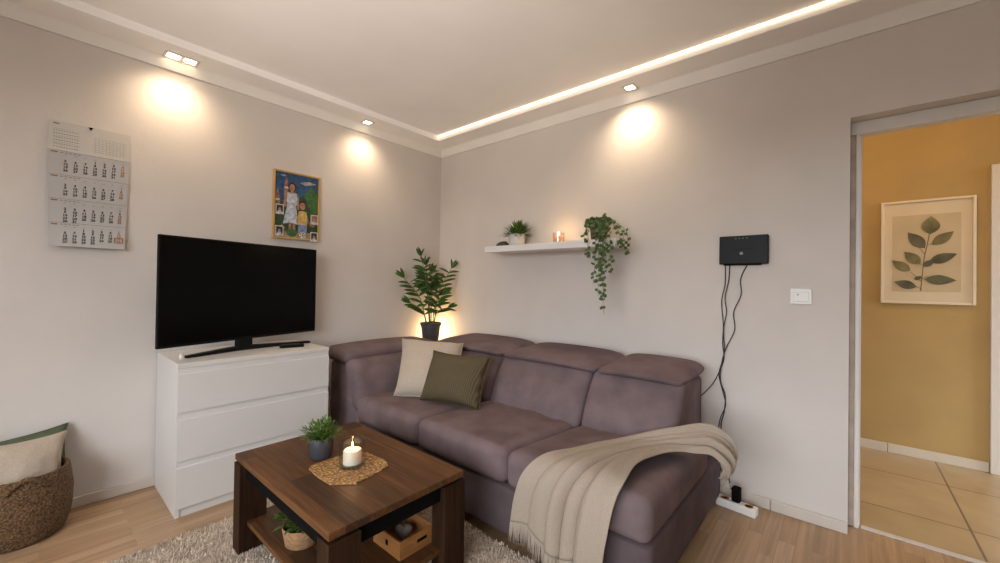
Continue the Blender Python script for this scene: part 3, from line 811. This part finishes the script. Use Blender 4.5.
def pot_plant(name, label, c, rb, rt, h, m, foliage, fm, rim=.004, cat='potted plant', pot='pot', squash=None):
    t = thing(name, label, cat, c)
    b = MB(); b.lathe([(0, 0), (rb - .004, 0), (rb, .004), (rt, h - .003), (rt - rim / 2, h), (rt - rim, h - .003), (rt - rim - .003, h - .02), (0, h - .02)], c, 32, squash); b.build(pot, m, t, smooth='auto', angle=45)
    b = MB(); b.lathe([(rt - rim - .002, h - .014), (0, h - .009)], c, 20, squash); b.build('soil', M['soil'], t)
    b = MB(); foliage(b, Vector(c) + Vector((0, 0, h - .012))); b.build('foliage', fm, t, smooth=True, fix=False)
    return t
def tuft(n, R_, H, L, W, droop=.2, seed=1, up=.35):
    def f(b, o):
        r = random.Random(seed)
        for k in range(n):
            a = r.uniform(0, 2 * PI); e = r.uniform(0, 1) ** .7; q = r.random() ** .5
            d = Vector((math.cos(a) * q, math.sin(a) * q, up + (1 - q) * 1.0)).normalized()
            p0 = o + Vector((math.cos(a) * R_ * .3 * q, math.sin(a) * R_ * .3 * q, 0))
            p1 = p0 + Vector((d.x * R_ * e * .9, d.y * R_ * e * .9, d.z * H * e))
            b.leaf(p1, (d + Vector((r.uniform(-.4, .4), r.uniform(-.4, .4), r.uniform(-.3, .4)))), (0, 0, 1), L * r.uniform(.7, 1.2), W * r.uniform(.7, 1.2), droop, 3)
            if k % 5 == 0: b.tube([p0, p1], .0012, 4)
    return f
pot_plant('potted_plant', 'bushy green plant in a slate-blue pot on the coffee table', (1.312, -1.79, TT + .001), .045, .052, .088, M['bluepot'],
          tuft(430, .070, .078, .025, .008, .2, 3, .25), M['leaf2'])
t = pot_plant('potted_plant', 'small green plant in a cork pot on the lower table shelf', (1.392, -1.897, .150), .066, .078, .075, M['cork'],
          tuft(150, .085, .085, .042, .016, .3, 5), M['leaf2'], rim=.006, squash=lambda a: 1 - .14 * max(0, math.cos(a - 3.6)) ** 12)
# wooden box on the lower shelf
t = thing('wooden_box', 'open pine box with finger slots on the lower table shelf', 'box', (1.70, -1.63, .150))
bx0, bx1, by0, by1, bz0, bz1, th_ = 1.605, 1.785, -1.71, -1.545, .150, .218, .008
b = MB()
b.box(bx0, bx1, by0, by1, bz0, bz0 + th_)
b.box(bx0, bx1, by0, by0 + th_, bz0 + th_, bz1, .001); b.box(bx0, bx1, by1 - th_, by1, bz0 + th_, bz1, .001)
b.box(bx0, bx0 + th_, by0 + th_, by1 - th_, bz0 + th_, bz1, .001); b.box(bx1 - th_, bx1, by0 + th_, by1 - th_, bz0 + th_, bz1, .001)
b.build('box_body', M['box'], t)
b = MB(); b.box(bx1 - .001, bx1 + .001, (by0 + by1) / 2 - .002, (by0 + by1) / 2 + .045, .182, .194); b.build('finger_slot', M['black'], t)
b = MB(); b.box((bx0 + bx1) / 2 - .004, (bx0 + bx1) / 2 + .012, by0 - .001, by0 + .001, .176, .196); b.build('finger_slot', M['black'], t)
# heart ornament lying in the box
t = thing('heart_ornament', 'pale heart-shaped stone lying inside the pine box', 'ornament', (1.69, -1.62, .159))
b = MB(); pts = []
for k in range(40):
    a = 2 * PI * k / 40; X_ = 16 * math.sin(a) ** 3; Y_ = 13 * math.cos(a) - 5 * math.cos(2 * a) - 2 * math.cos(3 * a) - math.cos(4 * a)
    pts.append((X_ * .0023, Y_ * .0023))
Rh = Matrix.Rotation(math.radians(50), 3, 'Z') @ Matrix.Rotation(math.radians(38), 3, 'X')
rings = []
for s_, z in ((.02, -.012), (.6, -.011), (.9, -.007), (1, 0), (.9, .007), (.6, .011), (.02, .012)):
    rings.append([b.bm.verts.new(Vector((1.69, -1.625, .187)) + Rh @ Vector((x * s_, y * s_, z))) for x, y in pts])
for a, c in zip(rings, rings[1:]):
    for k in range(40): b.bm.faces.new([a[k], a[(k + 1) % 40], c[(k + 1) % 40], c[k]])
b.bm.faces.new(rings[0]); b.bm.faces.new(rings[-1]); b.build('heart', M['heart'], t, smooth=True)
b = MB(); b.tube([Vector((1.69, -1.625, .187)) + Rh @ Vector(p) for p in ((0, .013, 0), (.004, .03, .005), (.0, .04, .0), (-.004, .03, -.004), (0, .014, 0))], .0014, 6); b.build('hanging_loop', M['cork'], t, smooth=True)

# ------------------------------------------------------------------ basket with pillows
BC = Vector((.165, -2.652, 0))
t = thing('wicker_basket', 'round woven seagrass basket holding pillows on the floor', 'basket', BC)
b = MB()
prof = [(0, .004), (.128, 0), (.142, .01), (.158, .06), (.167, .12), (.168, .19), (.163, .25), (.157, .29), (.153, .305), (.146, .307), (.142, .295), (.150, .2), (.150, .1), (.125, .02), (0, .018)]
prof2 = []
for (r0, z0), (r1, z1) in zip(prof, prof[1:]):
    for k in range(4): prof2.append((r0 + (r1 - r0) * k / 4, z0 + (z1 - z0) * k / 4))
prof2.append(prof[-1]); prof2 = [(r * 1.04, z) for r, z in prof2]
b.lathe(prof2, BC, 96, lambda a: 1 + .004 * math.sin(48 * a))
for v in b.bm.verts:
    d = math.hypot(v.co.x - BC.x, v.co.y - BC.y)
    if d > .12: k = 1 + .006 * math.sin(v.co.z * 330 + 2 * math.atan2(v.co.y - BC.y, v.co.x - BC.x)); v.co.x = BC.x + (v.co.x - BC.x) * k; v.co.y = BC.y + (v.co.y - BC.y) * k
b.build('body', M['wicker'], t, smooth=True)
for a0 in (.15, PI + .15):
    b = MB(); pts = [BC + Vector((.158 * math.cos(a0 + a), .158 * math.sin(a0 + a), .30 + .055 * math.cos(a / .42 * PI / 2))) for a in [-.42 + .84 * k / 12 for k in range(13)]]
    pts = [p - Vector((0, 0, .045)) + Vector((math.cos(a0), math.sin(a0), 0)) * .010 for p in pts]
    b.tube(pts, .010, 8); b.build('handle', M['wicker'], t, smooth=True)
b = MB(); b.lathe([(.166, .145), (.174, .15), (.174, .165), (.167, .17)], BC, 64); b.build('braid', M['wicker'], t, smooth=True)
pillow('floor_pillow', 'beige linen pillow standing in the wicker basket', (.235, -2.785, .20), (-.05, .265, .0), (-.13, .02, .225), .09, M['cream'], 5, (.2, -2.66, .2))
pillow('floor_pillow', 'dark green pillow behind the beige one in the wicker basket', (.145, -2.80, .21), (-.035, .305, .03), (-.085, .0, .215), .06, M['green'], 15, (.1, -2.66, .2))

# ------------------------------------------------------------------ corner table, glow lamp, tall plant
t = thing('corner_table', 'white corner side table behind the sofa under the tall plant', 'side table', (.19, -.19, 0))
CT = .642
b = MB(); b.box(.03, .345, -.345, -.03, CT - .025, CT, .003); b.build('tabletop', M['white'], t)
for x in (.05, .325):
    for y in (-.325, -.05): b = MB(); b.box(x - .018, x + .018, y - .018, y + .018, 0, CT - .025, .002); b.build('leg', M['white'], t)
t = thing('glow_lamp', 'small glowing globe lamp behind the tall corner plant', 'lamp', (.05, -.125, CT))
b = MB(); b.lathe([(0, 0), (.035, 0), (.035, .012), (.02, .016), (0, .016)], (.05, -.125, CT), 20); b.build('lamp_base', M['white'], t, smooth='auto')
b = MB(); b.lathe([(.001 + .032 * math.sin(PI * k / 12), .046 - .032 * math.cos(PI * k / 12)) for k in range(13)], (.05, -.125, CT), 20); b.build('lamp_globe', M['globe'], t, smooth=True)
point('globe_light', (.055, -.125, CT + .115), 4.0, (1, .62, .28), .03)
PC = Vector((.165, -.235, CT))
t = thing('tall_plant', 'tall leafy green plant in a dark grey pot in the room corner', 'potted plant', PC)
b = MB(); b.lathe([(0, 0), (.066, 0), (.070, .006), (.088, .165), (.095, .168), (.098, .196), (.090, .198), (.087, .176), (0, .17)], PC, 32); b.build('pot', M['greypot'], t, smooth='auto', angle=40)
b = MB(); b.lathe([(.088, .178), (0, .182)], PC, 20); b.build('soil', M['soil'], t)
rr = Vector((.76, .65, 0)); ff = Vector((-.65, .76, 0))          # across and along the sight line, to spread the stems in view
stems = [(-.07, .62, -.04, 7), (.02, .47, .02, 5), (.20, .52, .02, 6), (-.205, .42, -.11, 5), (.13, .27, -.03, 3), (-.15, .20, -.10, 3), (.18, .16, -.03, 2), (-.03, .54, -.02, 5)]
for si, (sx, h, sf, nl) in enumerate(stems):
    r = random.Random(20 + si); base = PC + rr * (sx * .15) + ff * sf * .4 + Vector((0, 0, .175))
    top = PC + rr * (sx - .02) + ff * sf + Vector((0, 0, .18 + h))
    pts = catmull([base, base.lerp(top, .5) - rr * sx * .2 + Vector((0, 0, .03)), top], 20)
    b = MB(); b.tube(pts, [.0055 - .003 * k / 20 for k in range(21)], 6); st = b.build('stem', M['stem'], t, smooth=True)
    b = MB(); l0 = 1 - min(.75, nl * .052 / (h + .05))
    for k in range(nl):
        f = l0 + (1 - l0) * k / nl; i = min(20, int(f * 20)); p = pts[i]; tn = (pts[min(20, i + 1)] - pts[max(0, i - 1)]).normalized()
        sc_ = 1 - .25 * k / nl
        for sd in (-1, 1):
            d = rr * sd * r.uniform(.8, 1.1) + ff * r.uniform(-.5, .3) + tn * r.uniform(.45, .8)
            b.leaf(p, d, Vector((0, 0, .9)) - ff * r.uniform(.5, 1.0) - rr * sd * .5, sc_ * r.uniform(.12, .155), sc_ * r.uniform(.042, .054), r.uniform(.1, .35), 6)
    for dd in (tn + rr * .45, tn - rr * .45, tn * 1.2 - ff * .2): b.leaf(pts[-1], dd, Vector((0, 0, .3)) - ff * .6 + rr * r.uniform(-1, 1), r.uniform(.08, .10), .030, .15, 6)
    for v in b.bm.verts: v.co.x = max(v.co.x, .006 + .004 * r.random()); v.co.y = min(v.co.y, -.006 - .004 * r.random())   # leaves bend along the walls
    b.build('leaves', M['leaf'], st, smooth=True, fix=False)

# ------------------------------------------------------------------ wall shelf and what stands on it
HX, HXE, HZ0, HZ1, HYF = .815, 1.945, 1.455, 1.503, -.225
b = MB(); b.box(HX, HXE, HYF, -.001, HZ0, HZ1, .0025)
tag(b.build('wall_shelf', M['shelfwhite'], loc=(1.38, -.11, HZ0)), 'white floating shelf on the back wall', 'shelf')
def spiky(b, o):
    r = random.Random(4)
    for k in range(230):
        a = r.uniform(0, 2 * PI); e = r.uniform(.05, 1.5)
        d = Vector((math.cos(a) * math.sin(e), math.sin(a) * math.sin(e), math.cos(e) + .1))
        b.leaf(o + Vector((d.x * .02, d.y * .02, -.004)), d, (0, 0, 1), r.uniform(.085, .145), r.uniform(.011, .017), r.uniform(.05, .45), 4)
pot_plant('potted_plant', 'spiky green plant in a white pot on the wall shelf', (1.07, -.125, HZ1), .062, .070, .094, M['whitepot'], spiky, M['leaf2'])
b = MB(); b.lathe([(0, 0), (.022, .0), (.032, .01), (.030, .02), (.018, .03), (0, .034)], (0, 0, 0), 20)
for v in b.bm.verts: v.co += v.co.normalized() * .006 * noise.noise(v.co * 60) if v.co.z > .001 else Vector((0, 0, 0)); v.co = Vector((v.co.x * 1.9, v.co.y * 1.0, v.co.z * 1.35)) + Vector((.925, -.13, HZ1))
tag(b.build('stone_ornament', M['stone'], smooth=True, loc=(.925, -.13, HZ1)), 'small dark lumpy stone beside the white pot on the shelf', 'ornament')
fl = candle((1.455, -.12, HZ1), .043, .082, .036, .042, 'lit candle in a small glass on the wall shelf', 'waxlit')
point('shelf_candle_light', fl, .7, (1, .6, .25), .01)
IC = Vector((1.79, -.145, HZ1))
t = thing('trailing_ivy', 'trailing ivy hanging from a pot at the right end of the shelf', 'potted plant', IC)
b = MB(); b.lathe([(0, 0), (.048, 0), (.052, .005), (.064, .115), (.060, .117), (.057, .1), (0, .098)], IC, 28); b.build('pot', M['browntpot'], t, smooth='auto', angle=45)
b = MB(); b.lathe([(.059, .101), (0, .106)], IC, 20); b.build('soil', M['soil'], t)
def ivy_leaf(b, p, d, s, r):
    d = Vector(d).normalized(); up = Vector((r.uniform(-.4, .4), -1, r.uniform(-.2, .5)))
    side = d.cross(up).normalized(); nn = side.cross(d)
    pr = [(0, 0), (.25, .42), (.45, .30), (.6, .46), (.8, .22), (1, 0), (.8, -.22), (.6, -.46), (.45, -.30), (.25, -.42)]
    c = b.bm.verts.new(Vector(p) + d * s * .5 + nn * s * .08); vs = [b.bm.verts.new(Vector(p) + d * s * x + side * s * y) for x, y in pr]
    for k in range(len(vs)): f = b.bm.faces.new([c, vs[k], vs[(k + 1) % len(vs)]]); f.smooth = True
vines = [((.02, -.05), (.085, -.125), .45, 0), ((-.01, -.05), (.035, -.12), .27, 1), ((.05, -.045), (.13, -.115), .20, 2), ((.035, -.05), (.105, -.13), .37, 3), ((-.04, -.03), (-.02, -.115), .08, 4), ((.02, -.05), (.06, -.125), .34, 9),
         ((.05, .0), (.20, -.03), .07, 5), ((.05, -.03), (.16, -.05), -.02, 6), ((-.05, -.01), (-.075, -.06), -.02, 7), ((.03, -.05), (.09, -.12), .14, 8), ((.05, -.01), (.18, -.045), .02, 11)]
for (ax, ay), (ox, oy), ln, sd in vines:
    r = random.Random(sd)
    p0 = IC + Vector((ax * .6, ay * .6, .10)); p1 = IC + Vector((ax * 1.3, ay * 1.3, .135)); p2 = IC + Vector((ox, oy, .05)); p3 = IC + Vector((ox * 1.05, oy, -.03 - ln * .35)); p4 = IC + Vector((ox + r.uniform(-.02, .02), oy + .005, -.03 - ln))
    pts = catmull([p0, p1, p2, p3, p4], 26)
    b = MB(); b.tube(pts, [.0022 - .0012 * k / 26 for k in range(27)], 5); vn = b.build('vine', M['stem'], t, smooth=True)
    b = MB(); tot = .16 + ln; n = int(tot * 74)
    for k in range(n):
        f = (k + .6) / n; p = pts[min(26, int(f * 26))]; s = r.uniform(.024, .035); a = r.uniform(-1, 1); sg = -1 if k % 2 else 1
        ivy_leaf(b, p, Vector((sg * r.uniform(.3, 1), r.uniform(-.8, .1), r.uniform(-.9, .3))), s, r)
    b.build('leaves', M['ivy'], vn, fix=False)
b = MB(); r = random.Random(77)
for k in range(70):
    a = r.uniform(0, 2 * PI); q = r.random() ** .5 * .07; z = .115 + .045 * (1 - (q / .08) ** 2) * r.random()
    ivy_leaf(b, IC + Vector((math.cos(a) * q, math.sin(a) * q, z)), (math.cos(a), math.sin(a), r.uniform(-.2, .9)), r.uniform(.028, .042), r)
b.build('crown_leaves', M['ivy'], t, fix=False)

# ------------------------------------------------------------------ router with cables, switch, power strip
t = thing('wifi_router', 'black router box mounted on the back wall', 'router', (2.61, 0, 1.33))
b = MB(); b.box(2.494, 2.733, -.034, -.001, 1.333, 1.493, .005, 3); b.build('housing', M['router'], t)
for k in range(4):
    b = MB(); x = 2.578 + k * .018; b.box(x - .0032, x + .0032, -.0352, -.0338, 1.4745, 1.481, .001, 1); b.build('led', M['greenled'], t)
b = MB(); b.box(2.565, 2.665, -.0352, -.0335, 1.4155, 1.418); b.build('seam', M['black'], t)
b = MB(); n = 24
for k in range(n):
    a0, a1 = 2 * PI * k / n, 2 * PI * (k + 1) / n
    b.face([(2.606 + r0 * math.cos(a), -.0348, 1.393 + r0 * math.sin(a)) for r0, a in ((.0055, a0), (.008, a0), (.008, a1), (.0055, a1))])
b.box(2.602, 2.610, -.0350, -.0346, 1.3905, 1.3955)
b.build('emblem', M['logo'], t, fix=False)
b = MB(); b.box(2.515, 2.70, -.028, -.006, 1.327, 1.334, .002); b.build('port_strip', M['black'], t)
def cable(pts, label, r=.0029):
    c = catmull(pts, 60); b = MB(); b.tube(c, r, 6); o = b.build('cable', M['cable'], smooth=True, loc=pts[0]); tag(o, label, 'cable'); return o
Yc = -.012
cable([(2.522, Yc, 1.33), (2.522, Yc, 1.22), (2.505, Yc, 1.12), (2.515, Yc, .98), (2.512, Yc, .88), (2.52, Yc, .79), (2.50, Yc, .72), (2.47, Yc - .01, .645), (2.43, Yc - .03, .585), (2.39, Yc - .05, .54)], 'leftmost black cable under the router, ending behind the sofa')
cable([(2.545, Yc, 1.33), (2.54, Yc, 1.24), (2.523, Yc - .004, 1.14), (2.532, Yc - .008, 1.06), (2.518, Yc - .008, .95), (2.524, Yc - .01, .82), (2.497, Yc - .008, .70), (2.515, Yc, .60), (2.53, Yc, .52), (2.50, Yc, .42), (2.49, Yc, .25), (2.52, Yc, .10)], 'middle black cable hanging wavy from the router')
cable([(2.632, Yc, 1.33), (2.60, Yc, 1.25), (2.603, Yc, 1.16), (2.567, Yc, 1.06), (2.573, Yc, .96), (2.535, Yc - .006, .86), (2.512, Yc - .012, .77), (2.505, Yc - .012, .66), (2.53, Yc - .01, .58), (2.525, Yc - .01, .48), (2.51, Yc - .01, .40), (2.53, Yc - .01, .25), (2.56, Yc - .02, .09)], 'rightmost black cable hanging from the router toward the floor')
t = thing('light_switch', 'white light switch beside the doorway', 'light switch', (2.875, 0, 1.12))
b = MB(); b.box(2.829, 2.921, -.010, 0, 1.118, 1.199, .003); b.build('plate', M['switch'], t)
b = MB(); b.box(2.843, 2.907, -.0155, -.008, 1.131, 1.180, .0025); b.box(2.843, 2.907, -.013, -.008, 1.181, 1.188, .001); b.build('rocker', M['switch'], t)
b = MB(); b.lathe([(.004, 0), (.0, .0006)], (0, 0, 0), 12)
for v in b.bm.verts: v.co = Vector((2.862 + v.co.x, -.0157 - v.co.z, 1.168 + v.co.y))
b.build('mark', M['inklight'], t)
t = thing('power_strip', 'white power strip on the floor beside the sofa', 'power strip', (2.63, -.14, 0))
Rs = Matrix.Rotation(math.radians(-7), 3, 'Z'); pv = (2.63, -.13, 0)
b = MB(); b.box(2.515, 2.708, -.160, -.105, .001, .045, .006, 3, rot=Rs, piv=pv); b.build('body', M['switch'], t)
for k, x in enumerate((2.555, 2.615, 2.672)):
    b = MB(); b.lathe([(.019, 0), (.021, .0015), (.017, .002), (.016, .0005), (0, .0005)], (0, 0, 0), 18)
    for v in b.bm.verts: v.co += Vector((x, -.135, .0445))
    bmesh.ops.rotate(b.bm, verts=b.bm.verts[:], cent=pv, matrix=Rs); b.build('socket', M['brass'] if k != 1 else M['switch'], t, smooth='auto')
t = thing('power_adapter', 'black adapter plug standing in the white power strip', 'plug', (2.61, -.14, .046))
b = MB(); b.box(2.592, 2.632, -.158, -.115, .0475, .125, .008, 3, rot=Rs, piv=pv); b.build('body', M['black'], t)
b = MB(); b.tube(catmull([(2.61, -.118, .10), (2.606, -.09, .10), (2.59, -.05, .085), (2.565, -.03, .06)], 20), .0035, 6); b.build('lead', M['cable'], t, smooth=True)

# ------------------------------------------------------------------ botanical print in the hallway
hx0, hx1, hz0, hz1 = 3.249, 3.717, 1.103, 1.849
t = thing('botanical_print', 'framed botanical leaf print on the yellow hallway wall', 'picture', (3.483, HY, hz0))
b = MB(); fw = .016; ya, yb = HY - .028, HY - .001
b.box(hx0, hx0 + fw, ya, yb, hz0, hz1, .002); b.box(hx1 - fw, hx1, ya, yb, hz0, hz1, .002); b.box(hx0 + fw, hx1 - fw, ya, yb, hz0, hz0 + fw, .002); b.box(hx0 + fw, hx1 - fw, ya, yb, hz1 - fw, hz1, .002)
b.build('frame', M['frame2'], t)
b = MB(); b.box(hx0 + fw, hx1 - fw, HY - .014, HY - .002, hz0 + fw, hz1 - fw); b.build('mat_board', M['mat2'], t)
b = MB(); b.box(3.311, 3.650, HY - .0150, HY - .0138, 1.190, 1.742); b.build('print_sheet', M['art2'], t)
lm = [mat('print_leaf_%s' % n, c, .8, .45, 14) for n, c in (('olive', (.155, .135, .06)), ('grey', (.095, .09, .05)), ('stem', (.10, .07, .035)))]
b = MB(); Lh = [0]
def h2(px, pz): return Vector((3.311 + (px - 112) / 272 * .339, HY - .0156 - Lh[0] * .0002, 1.742 - (pz - 125) / 318 * .552))
def hleaf(p0, p1, w_, mi):
    Lh[0] += 1
    a, c = h2(*p0), h2(*p1); d = c - a; n_ = Vector((-d.z, 0, d.x)).normalized(); Ln = d.length; pts = []
    for k in range(9): tt = k / 8; pts.append(a + d * tt + n_ * w_ * Ln * math.sin(PI * tt ** .85) * .5)
    for k in range(7, 0, -1): tt = k / 8; pts.append(a + d * tt - n_ * w_ * Ln * math.sin(PI * tt ** .85) * .5)
    b.face(pts, mi)
def hstem(pts, w_):
    Lh[0] += 1
    q = [h2(*p) for p in pts]
    for a, c in zip(q, q[1:]):
        d = (c - a).normalized(); n_ = Vector((-d.z, 0, d.x)) * w_; b.face([a - n_, c - n_, c + n_, a + n_], 2)
hstem([(230, 440), (236, 370), (244, 300), (255, 250), (264, 205)], .0022)
for p in (((246, 290), (225, 262)), ((240, 330), (218, 328)), ((230, 430), (210, 420)), ((236, 390), (255, 380)), ((255, 250), (276, 246)), ((240, 340), (265, 320)), ((232, 400), (190, 362))): hstem(p, .0014)
hleaf((266, 208), (270, 133), .72, 0); hleaf((246, 264), (177, 196), .5, 1); hleaf((274, 252), (357, 200), .48, 0); hleaf((228, 330), (163, 276), .55, 0)
hleaf((188, 358), (111, 312), .5, 0); hleaf((262, 322), (370, 290), .46, 1); hleaf((242, 340), (280, 312), .6, 1); hleaf((214, 424), (120, 402), .5, 1); hleaf((243, 392), (368, 396), .44, 1); hleaf((203, 392), (235, 380), .6, 1)
b.build('sprig', lm, t, fix=False)

# ------------------------------------------------------------------ render look
vs = SC.view_settings
SC.display_settings.display_device = 'sRGB'
vs.view_transform = 'Standard'; vs.look = 'None'; vs.gamma = 1; vs.use_curve_mapping = False; vs.exposure = 0.0
SC.cycles.use_denoising = True
SC.cycles.max_bounces = 10; SC.cycles.sample_clamp_indirect = 6
